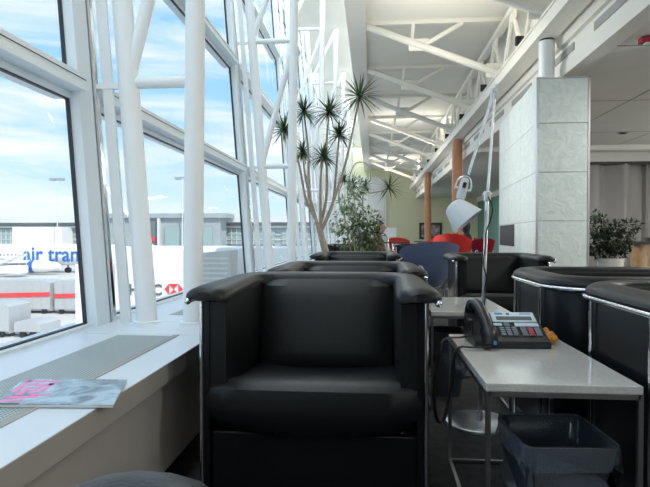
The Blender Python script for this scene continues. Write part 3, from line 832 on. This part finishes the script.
shell_chair('shell_chair', 'small distant red chair right of the white lamp by the green wall', M['red'], (.66, 13.2, 0), .2, .9)
# tan side table
t = thing('wooden_side_table', 'small tan wooden side table left of the blue chair', 'table', (.20, 5.95, 0))
b = B(); box(b, -.16, .10, -.16, .16, .57, .60, .004, 2); link('tabletop', b, M['wood'], t)
for sx in (-.145, .085):
    b = B(); box(b, sx-.015, sx+.015, -.15, .15, 0, .57, .003, 1); link('side_panel', b, M['wood'], t)
# far tables
def cafe_table(x, y, label, r=.33, h=.70):
    t = thing('cafe_table', label, 'table', (x, y, 0), 0, 'distant cafe tables')
    b = B(); lathe(b, [(.001,h-.025),(r,h-.025),(r,h),(.001,h)], seg=28); link('tabletop', b, M['black'], t)
    b = B(); tube(b, [(0,0,.02),(0,0,h-.02)], .025, 12); link('pedestal', b, M['chrome'], t, True)
    b = B(); lathe(b, [(.001,0),(.22,0),(.22,.012),(.03,.03),(.001,.03)], seg=28); link('base', b, M['chrome'], t, True)
cafe_table(1.30, 11.45, 'dark round cafe table in front of the seated person in black')
cafe_table(1.35, 13.4, 'dark round cafe table left of the seated person, behind the red chairs')
cafe_table(.45, 11.5, 'dark round cafe table below the white lamp shade', .3)
# far white lamp
t = thing('table_lamp', 'white rectangular lamp shade on a thin stem, before the green wall', 'lamp', (.36, 12.0, 0))
b = B(); tube(b, [(0,0,.02),(0,0,.84)], .012, 8); link('stem', b, M['chrome'], t, True)
b = B(); lathe(b, [(.001,0),(.14,0),(.13,.02),(.001,.02)], seg=24); link('base', b, M['chrome'], t, True)
b = B(); prism(b, [(-.19,.81),(.17,.81),(.17,1.01),(-.13,1.01)], 'y', -.08, .08); link('lamp_shade', b, M['plastic_white'], t)
# picture
t = thing('framed_picture', 'dark framed picture on the pale green wall behind the farther orange column', 'picture', (2.84, 26.69, 1.05))
b = B(); box(b, -.54, .54, -.04, 0, -.40, .40, .005, 1); link('frame', b, M['black'], t)
b = B(); box(b, -.44, .44, -.046, -.039, -.30, .30); link('print', b, M['picture'], t)

# ------------------------------------------------------------------ counter at right
t = thing('counter_table', 'dark-topped counter on a tan wooden pedestal at the far right before the curtain', 'table', (5.0, 10.6, 0))
b = B(); box(b, -.15, 1.6, -.3, .3, .68, .73, .004, 1); link('counter_top', b, M['black'], t)
b = B(); lathe(b, [(.15,0),(.15,.68)], (.0,0,0), 28); link('pedestal', b, M['wood'], t, True)
b = B(); lathe(b, [(.15,0),(.15,.68)], (1.2,0,0), 28); link('pedestal', b, M['wood'], t, True)
b = B(); box(b, .12, .32, -.06, .06, .0, .07, .01, 2); o = link('black_box', b, M['black']); o.location = (5.0, 10.6, .731); props(o, 'small black box on the dark counter at the right edge', 'box')

# ------------------------------------------------------------------ people
def skin_fig(name, verts, edges, radii, m, parent, sub=2):
    me = bpy.data.meshes.new(name); me.from_pydata([Vector(v) for v in verts], edges, []); o = bpy.data.objects.new(name, me); COL.objects.link(o)
    me.materials.append(m); o.parent = parent
    md = o.modifiers.new('skin', 'SKIN'); sk = me.skin_vertices[0].data if me.skin_vertices else None
    if sk is None:
        bm_ = bmesh.new(); bm_.from_mesh(me); bm_.verts.layers.skin.verify(); bm_.to_mesh(me); bm_.free(); sk = me.skin_vertices[0].data
    for i, r in enumerate(radii): sk[i].radius = r if isinstance(r, tuple) else (r, r)
    sk[0].use_root = True; md.use_smooth_shade = True
    s = o.modifiers.new('sub', 'SUBSURF'); s.levels = sub; s.render_levels = sub
    return o
def seated_person(loc, rz, label, top, hairlen, trouser):
    t = thing('person', label, 'person', loc, rz)
    V = [(0,0,.50),(0,.02,.66),(0,.03,.84),(0,.02,.97),(0,.0,1.03),(0,-.02,1.13),(0,-.03,1.22)]
    E = [(i,i+1) for i in range(6)]; R = [(.15,.13),(.125,.10),(.15,.11),(.09,.075),(.048,.05),(.075,.088),(.06,.07)]
    for s in (-1, 1):
        k = len(V); V += [(s*.17,.02,.93),(s*.21,-.05,.70),(s*.13,-.26,.72),(s*.09,-.35,.73)]; E += [(3,k),(k,k+1),(k+1,k+2),(k+2,k+3)]; R += [.058,.043,.034,.03]
        k = len(V); V += [(s*.09,-.08,.50),(s*.11,-.44,.50),(s*.11,-.40,.10),(s*.11,-.52,.045)]; E += [(0,k),(k,k+1),(k+1,k+2),(k+2,k+3)]; R += [.085,.065,.045,.04]
    o = skin_fig('body', V, E, R, trouser, t)
    b = B(); bmesh.ops.create_uvsphere(b, u_segments=20, v_segments=14, radius=.1)
    for v in b.verts: v.co = Vector((v.co.x*.80, v.co.y*.95, v.co.z*1.18)) + Vector((0,-.035,1.175))
    # nose, ears
    tube(b, [(0,-.125,1.185),(0,-.152,1.155)], .011, 8)
    for s in (-1, 1): tube(b, [(s*.082,-.03,1.19),(s*.084,-.03,1.15)], .013, 8)
    link('face', b, M['skin'], t, True)
    b = B(); bmesh.ops.create_uvsphere(b, u_segments=20, v_segments=14, radius=.11)
    for v in list(b.verts):
        c = v.co; c.x *= .85; c.y *= .98; c.z *= 1.12
        if c.z < 0 and c.y > -.01: c.z *= hairlen
        if c.y < -.05 and c.z < .045: c.y = -.05
        v.co = c + Vector((0,-.015,1.19))
    link('hair', b, M['hair'], t, True)
    for s in (-1, 1):
        b = B(); bmesh.ops.create_uvsphere(b, u_segments=8, v_segments=6, radius=.009, matrix=Matrix.Translation((s*.03,-.122,1.19))); link('eye', b, M['black'], t, True)
        hb = B(); hx = s*.09
        tube(hb, [(hx,-.34,.73),(hx,-.38,.73),(hx,-.415,.728)], .03, 8, r2=.026, squash=1.1)
        for f_, (dx, ln) in enumerate(((-.026,.05),(-.009,.06),(.009,.056),(.026,.042))): tube(hb, [(hx+dx,-.41,.73),(hx+dx,-.41-ln*.6,.732),(hx+dx,-.41-ln,.722)], .0085, 6, r2=.007)
        tube(hb, [(hx-s*.024,-.365,.73),(hx-s*.045,-.395,.728),(hx-s*.046,-.42,.724)], .0095, 6)
        link('hand', hb, M['skin'], t, True)
    return t
def person_chair(loc, rz, label):
    t = thing('cafe_chair', label, 'chair', loc, rz)
    b = B(); box(b, -.21, .21, -.22, .18, .35, .385, .01, 2); link('seat', b, M['black'], t)
    b = B(); box(b, -.2, .2, .185, .21, .5, .80, .01, 2); link('backrest', b, M['redplastic'], t)
    for sx in (-.19, .19):
        b = B(); tube(b, [(sx,.195,0),(sx,.195,.75)], .01, 8); link('leg', b, M['chrome'], t, True)
        b = B(); tube(b, [(sx,-.2,0),(sx,-.2,.35)], .01, 8); link('leg', b, M['chrome'], t, True)
person_chair((2.0, 11.75, 0), -PI/2-.3, 'cafe chair under the person in black near the teal wall')
seated_person((2.0, 11.75, -.125), -PI/2-.3, 'person with dark hair in black clothing seated near the teal wall', None, 2.0, M['cloth_dark'])
person_chair((.12, 10.1, 0), 1.2, 'cafe chair under the person in rust-coloured clothing beside the leafy plant')
seated_person((.12, 10.1, -.19), 1.2, 'person with dark hair in rust-coloured clothing seated beside the leafy plant', None, 1.3, M['cloth_brown'])

# ------------------------------------------------------------------ plants
def sword_leaf(b, base, direction, L, w, droop, rnd):
    d = direction.normalized(); side = d.cross(Vector((0,0,1)))
    if side.length < .05: side = Vector((1,0,0))
    side.normalize(); nn = side.cross(d).normalized(); prev = None
    K = 5
    for k in range(K+1):
        f = k/K; p = base + d*L*f + Vector((0,0,-droop*L*f*f))
        ww = w*(.7+.6*f if f < .3 else (.88+.12 - (f-.3)/.7*.98))
        row = [b.verts.new(p - side*ww/2), b.verts.new(p + nn*ww*.16 * -1), b.verts.new(p + side*ww/2)]
        if prev:
            b.faces.new((prev[0],row[0],row[1],prev[1])); b.faces.new((prev[1],row[1],row[2],prev[2]))
        prev = row
def crown(parent, c, R, n, seed, w=.022):
    rnd = random.Random(seed); b = B(); c = Vector(c)
    for i in range(n):
        th = i*2.39996 + rnd.uniform(-.2,.2); el = math.asin(max(-1, min(1, -.62 + 1.6*(i+.5)/n)))
        d = Vector((math.cos(th)*math.cos(el), math.sin(th)*math.cos(el), math.sin(el)))
        sword_leaf(b, c + d*.01, d, R*rnd.uniform(.95,1.3), w*1.1, .26*(1-abs(d.z))+.08, rnd)
    o = link('leaf_crown', b, M['leaf'], parent); return o
def potdef(parent, r, h, m=None):
    b = B(); lathe(b, [(.001,0),(r*.78,0),(r,h),(r*.93,h),(r*.90,h-.05),(.001,h-.05)], seg=32); link('pot', b, m or M['pot'], parent, True)
    b = B(); lathe(b, [(.001,h-.051),(r*.90,h-.051),(r*.8,h-.035),(.001,h-.03)], seg=24); link('soil', b, M['soil'], parent, True)
dr = thing('dracaena_tree', 'tall multi-stemmed dracaena with spiky leaf crowns by the windows', 'potted plant', (-.40, 6.0, 0))
potdef(dr, .19, .36)
def dl(x, z, y=0): return (x+.40, y, z)
b = B(); tube(b, curve_pts([dl(-.40,.32), dl(-.48,.55), dl(-.54,.75), dl(-.59,.95)],6), .045, 12, r2=.034); link('trunk', b, M['bark'], dr, True)
crs = [(-.77,2.24,.10,.21,[(-.60,.93),(-.70,1.3),(-.72,1.8)]), (-1.0,2.05,.12,.20,[(-.59,.95),(-.74,1.25),(-.84,1.7)]), (-.47,2.19,-.1,.20,[(-.58,.95),(-.50,1.3),(-.50,1.8)]),
       (-.14,2.38,0,.27,[(-.56,.9),(-.42,1.25),(-.28,1.7)]), (-.37,1.98,.1,.19,[(-.56,.9),(-.44,1.2),(-.40,1.6)]), (-.53,1.70,-.12,.17,[(-.57,.95),(-.57,1.2),(-.56,1.5)]),
       (-.80,1.80,.2,.15,[(-.60,.95),(-.68,1.2),(-.76,1.5)])]
for i, (x, z, y, R, mid) in enumerate(crs):
    pts = [dl(mid[0][0],mid[0][1],0), dl(mid[1][0],mid[1][1],y*.4), dl(mid[2][0],mid[2][1],y*.8), dl(x,z,y)]
    b = B(); tube(b, curve_pts(pts,6), .019, 8, r2=.010); link('branch', b, M['bark'], dr, True)
    crown(dr, dl(x,z,y), R*1.04, 54, 10+i)
d2 = thing('dracaena_plant', 'second dracaena with looping bare stems, behind the leafy bush', 'potted plant', (-.16, 8.4, 0))
potdef(d2, .17, .34)
for i, (pts, R) in enumerate((([(0,0,.3),(-.02,0,.8),(-.10,0,1.3),(-.15,0,1.64)],.20), ([(.02,0,.3),(.04,0,.9),(.02,0,1.45),(.15,0,1.50),(.30,0,1.53),(.42,0,1.58)],.26), ([(0,.02,.3),(-.12,0,.9),(-.22,0,1.5),(-.12,0,1.93),(.08,0,1.95),(.14,0,1.72),(.05,0,1.60)],.17), ([(0,.02,.3),(-.18,0,.9),(-.36,.05,1.4),(-.28,0,1.72)],.15))):
    b = B(); tube(b, curve_pts(pts,7), .013, 8, r2=.008); link('stem', b, M['bark'], d2, True)
    crown(d2, pts[-1], R, 40, 40+i)
def leafy(name, label, loc, blobs, m, nleaf, ls, potr, poth, potm, stems, mats=None):
    t = thing(name, label, 'potted plant', loc)
    potdef(t, potr, poth, potm)
    b = B()
    for s in stems: tube(b, curve_pts(s,5), .012, 7, r2=.006)
    link('stem', b, M['bark'], t, True)
    rnd = random.Random(len(label)); b = B()
    tot = sum(q[3]**2 for q in blobs)
    for (x, y, z, r, mi) in blobs:
        for _ in range(int(nleaf*r*r/tot)):
            while True:
                p = Vector((rnd.uniform(-1,1), rnd.uniform(-1,1), rnd.uniform(-1,1)))
                if .35 < p.length < 1: break
            c = Vector((x,y,z)) + p*r
            d = (p + Vector((rnd.uniform(-.8,.8), rnd.uniform(-.8,.8), rnd.uniform(-.9,.3)))).normalized()
            s = d.cross(Vector((rnd.random()-.5, rnd.random()-.5, 1))).normalized(); L = ls*rnd.uniform(.7,1.3)
            vs = [b.verts.new(q) for q in (c, c+d*L*.45+s*L*.26, c+d*L, c+d*L*.45-s*L*.26)]
            b.faces.new(vs).material_index = mi
    link('foliage', b, None, t, mats=mats or [m])
leafy('leafy_bush', 'variegated leafy bush in a pot by the windows, under the looping dracaena', (-.20, 7.75, 0),
      [(.12,0,.95,.25,0),(.18,0,1.12,.14,1),(-.05,0,.82,.24,0),(.20,0,.80,.20,0),(-.20,0,1.05,.2,1),(-.08,0,1.32,.18,1),(.0,0,1.55,.14,1),(-.2,0,1.3,.1,1)], None, 1500, .07, .17, .34, M['pot'],
      [[(0,0,.3),(.05,0,.7),(.1,0,1.0)],[(0,0,.3),(-.06,0,.8),(-.05,0,1.5)],[(0,0,.3),(-.12,0,.7),(-.2,0,1.2)]], [M['leaf'], M['leaf_pale']])
leafy('potted_fig', 'dark bushy plant in a white pot in front of the pale curtain', (4.23, 10.0, 0),
      [(0,0,.78,.26,0),(-.22,0,.70,.22,0),(.2,0,.75,.2,0),(-.2,0,1.0,.2,0),(.30,0,.98,.14,0),(.42,0,1.02,.09,0),(-.28,0,1.16,.1,0),(.05,0,.98,.14,0),(-.33,0,.6,.12,0),(.12,0,.55,.15,0),(-.1,0,.55,.18,0)], M['leaf_dark'], 2200, .075, .22, .44, M['pot'],
      [[(0,0,.4),(.05,0,.7),(.3,0,1.0)],[(0,0,.4),(-.06,0,.8),(-.2,0,1.1)],[(0,0,.4),(-.1,0,.6),(-.25,0,.75)]], [M['leaf_dark']])

# ================================================================== OUTSIDE
bm = B(); box(bm, -300, 60, -60, 400, -5.1, -5.0); o = link('apron_ground', bm, M['asphalt']); o['kind'] = 'structure'
# lettering helper: flat glyph strokes as boxes in (u,z)
def text_mesh(body, size, extrude, m, parent, loc, rot=(PI/2,0,0), sx=1, name='lettering', bold=0, width=None):
    cu = bpy.data.curves.new(name, 'FONT'); cu.body = body; cu.size = size; cu.extrude = extrude; cu.offset = bold
    tmp = bpy.data.objects.new(name+'_tmp', cu); COL.objects.link(tmp)
    dg = bpy.context.evaluated_depsgraph_get(); me = bpy.data.meshes.new_from_object(tmp.evaluated_get(dg))
    COL.objects.unlink(tmp); bpy.data.objects.remove(tmp); bpy.data.curves.remove(cu)
    if width: sx = width / (max(v.co.x for v in me.vertices) - min(v.co.x for v in me.vertices))
    me.materials.clear(); me.materials.append(m); o = bpy.data.objects.new(name, me); COL.objects.link(o)
    o.parent = parent; o.location = loc; o.rotation_euler = rot; o.scale = (sx, 1, 1); return o
# jet bridge with the bank sign
t = thing('jet_bridge', 'white jet bridge wall with a red hexagon bank sign, just outside the windows', 'jet bridge', (-6.0, 16.0, -5))
b = B(); box(b, -1.9, 4.2, 0, 2.6, 2.4, 5.47, .02, 1); box(b, -3.3, -1.9, .2, 2.4, 2.0, 4.93, .02, 1); link('cabin', b, M['jet_white'], t)
for x in (-1.2, 3.0):
    b = B(); box(b, x-.2, x+.2, .8, 1.2, 0, 2.4); link('support_leg', b, M['slat'], t)
sg = B()
cx, cz, hw, hh = -.02, 4.20, .29, .16
z_ = -.03
def tri(p): prism(sg, p, 'y', z_, z_+.02)
tri([(cx-hw/2,cz-hh),(cx-hw,cz),(cx-hw/2,cz+hh)]); tri([(cx+hw/2,cz+hh),(cx+hw,cz),(cx+hw/2,cz-hh)])
tri([(cx-hw/2,cz+hh),(cx+hw/2,cz+hh),(cx,cz)]); tri([(cx-hw/2,cz-hh),(cx,cz),(cx+hw/2,cz-hh)])
link('hexagon_logo', sg, M['sign_red'], t)
text_mesh('HSBC', .46, .01, M['sign_grey'], t, (-1.45, -.02, 4.02), width=1.03, bold=.012, name='bank_lettering')
# slatted grey service box
t = thing('service_cab', 'grey slatted service cab standing against the white jet bridge', 'service cab', (-4.35, 15.2, -5))
b = B()
pr = [(-.42,3.2),(-.42+.0,5.35),(.42,5.42),(.32,3.2)]
prism(b, pr, 'y', -.4, .4); link('cab', b, M['slat'], t)
b = B()
for k in range(14): box(b, -.40, .33, -.42, -.40, 3.35+k*.14, 3.40+k*.14)
link('slats', b, M['bldg_light'], t)
b = B(); box(b, -.2, .2, -.2, .2, 0, 3.2); link('post', b, M['slat'], t)
# containers with red stripe
def container(loc, label, wdt=4.2, h=2.45, stripe=True):
    t = thing('cargo_container', label, 'container', loc, 0, 'white cargo containers on the apron')
    b = B(); prism(b, [(0,.35),(wdt,.35),(wdt,h-.15),(wdt-.35,h),(0.05,h),(0,h-.2)], 'y', 0, 2.0)
    for k in range(1, 6): box(b, wdt*k/6-.02, wdt*k/6+.02, -.03, 0, .4, h-.2)
    link('box', b, M['cont'], t)
    if stripe:
        b = B(); prism(b, [(0,1.18),(wdt,1.30),(wdt,1.62),(0,1.5)], 'y', -.045, -.03); link('red_stripe', b, M['sign_red'], t)
    b = B(); box(b, 0, wdt, .1, 1.9, .22, .35); link('dolly', b, M['slat'], t)
    for x in (.5, wdt-.5):
        b = B(); lathe(b, [(.001,-.08),(.2,-.08),(.2,.08),(.001,.08)], (x, .1, .2), 18, Matrix.Rotation(PI/2,3,'X')); link('wheel', b, M['vent_dark'], t)
for i, lab in enumerate(('leftmost white cargo container with a red stripe on the apron', 'middle white cargo container with a red stripe, left of the last one', 'rightmost white cargo container with a red stripe next to the white jet bridge')):
    container((-27.9 - 4.4 + 4.45*i - .0 + (.0), 38.0, -5.0), lab, 4.1)
container((-24.6, 29.0, -5.0), 'plain white container in the nearer row on the apron, at the left edge', 4.0, 1.9, False)
container((-20.3, 29.0, -5.0), 'low white dolly box in the nearer row, right of the plain container', 1.6, .9, False)
# aircraft
t = thing('airliner', 'white airliner with blue air tra lettering parked on the apron', 'aircraft', (-50, 80, -2.2))
b = B(); 
prof = [(.1,-46),(.35,-44),(.9,-38),(1.4,-32),(1.65,-26),(1.65,8),(1.55,11),(1.2,13.4),(.7,14.8),(.05,15.4)]
rotX = Matrix.Rotation(PI/2, 3, 'Y')
lathe(b, prof, (0,0,0), 28, rotX); link('fuselage', b, M['jet_white'], t, True)
b = B()
for k in range(46):
    x = -28 + k*.62
    if x > -3.9: break
    box(b, x-.12, x+.12, -1.67, -1.60, -.12, .18)
link('cabin_windows', b, M['bldg_dark'], t)
text_mesh('air transat', 3.3, .03, M['plane_blue'], t, (-3.2, -1.72, -.95), sx=.92, name='airline_lettering', bold=.04)
b = B(); prism(b, [(-6,-1.2),(-14,-14),(-11.5,-14),(1,-1.2)], 'z', -1.1, -.8); link('wing', b, M['jet_white'], t)
b = B(); prism(b, [(-6,1.2),(-14,14),(-11.5,14),(1,1.2)], 'z', -1.1, -.8); link('wing', b, M['jet_white'], t)
b = B(); prism(b, [(-36,.8),(-41,6.5),(-45,6.5),(-44,.6)], 'y', -.15, .15); link('tail_fin', b, M['plane_blue'], t)
b = B(); lathe(b, [(.55,-2.2),(.85,-1.9),(.9,0),(.6,2.0),(.35,2.6)], (1.8,-4.5,-1.55), 24, rotX); e_ = link('engine', b, M['jet_white'], t, True)
b = B(); lathe(b, [(.6,-2.25),(.88,-1.9),(.89,-1.2)], (1.8,-4.5,-1.55), 24, rotX, cap=False); link('engine_intake_ring', b, M['plane_blue'], e_, True)
for x in (-24, 3):
    b = B(); tube(b, [(x,0,-1.4),(x,0,-2.4)], .12, 8); lathe(b, [(.001,-.3),(.42,-.3),(.42,.3),(.001,.3)], (x,0,-2.38), 18, Matrix.Rotation(PI/2,3,'X')); link('landing_gear', b, M['vent_dark'], t, True)
# boarding stair truck left
t = thing('service_stairs', 'small white service stairs truck beside the airliner at the left edge', 'service vehicle', (-49.5, 70, -5))
b = B(); box(b, -2.6, 1.4, 0, 2, .5, 1.6, .1, 1); link('chassis', b, M['jet_white'], t)
b = B()
for k in range(8): box(b, -2.4+k*.45, -1.9+k*.45, .2, 1.8, 1.6+k*.22, 1.7+k*.22)
for y in (.2, 1.8): tube(b, [(-2.4,y,2.5),(1.2,y,4.2)], .05, 6); tube(b, [(-2.4,y,1.6),(-2.4,y,2.5)], .05, 6); tube(b, [(1.2,y,1.6),(1.2,y,4.2)], .05, 6)
link('stairs', b, M['bldg_light'], t)
# terminal building
t = thing('terminal_building', 'long low grey terminal building across the apron', 'building', (-80, 150, -5))
b = B(); box(b, -60, 75, 0, 20, 0, 9.4); link('wall', b, M['bldg'], t)
b = B(); box(b, -62, 77, -2.5, 22, 9.4, 10.9); box(b, -62, 77, -1.0, 0, 7.9, 8.4); link('roof', b, M['bldg_light'], t)
b = B()
for k in range(14):
    if 5 <= k <= 6: continue
    box(b, -58+k*9.4, -50.5+k*9.4, -.4, 0, 3.2, 7.6)
link('glazing', b, M['bldg_glass'], t)
b = B(); 
for k in range(14):
    for q in range(1, 5): box(b, -58+k*9.4+q*1.5-.1, -58+k*9.4+q*1.5+.1, -.6, -.4, 3.2, 7.6)
for z in (4.6, 6.1): box(b, -58, 72, -.6, -.45, z-.08, z+.08)
link('mullions', b, M['bldg_light'], t)
b = B(); box(b, -21, -6.5, -6, 0, 2, 8.1); link('white_annex', b, M['jet_white'], t)
t = thing('gate_tower', 'taller grey terminal block with a dark glazed stair and a red sign', 'building', (-62, 140, -5))
b = B(); box(b, -10, 22, 0, 6, 0, 10.4); box(b, -11, 24, -1, 7, 10.4, 11.6); link('wall', b, M['bldg'], t)
b = B(); box(b, .5, 4.6, -.6, 0, 1.5, 9.6); link('glazed_stair', b, M['bldg_dark'], t)
b = B(); box(b, .5, 4.6, -.9, -.6, 4.2, 5.2); link('red_sign', b, M['sign_red'], t)
b = B(); 
for x in (0, 5.2): box(b, x, x+.7, -1.2, 0, 0, 10.3)
link('pilaster', b, M['bldg_light'], t)
b = B(); box(b, 7, 20, -.5, 0, 1.5, 8); link('glazing', b, M['bldg_glass'], t)
for (x, y, lab) in ((-84.0, 138, 'tall apron light mast beyond the airliner, the left one'), (-49.6, 138, 'tall apron light mast above the terminal, seen between the near white columns')):
    t = thing('light_mast', lab, 'lamp post', (x, y, -5), 0, 'apron light masts')
    b = B(); tube(b, [(0,0,0),(0,0,21)], .2, 8, r2=.10); link('mast', b, M['bldg_light'], t, True)
    b = B(); box(b, -2.0, 2.0, -.3, .3, 20.7, 21.1)
    for q in (-1.6, -.8, .8, 1.6): box(b, q-.3, q+.3, -.5, .5, 20.4, 20.7)
    link('lamp_head', b, M['bldg'], t)
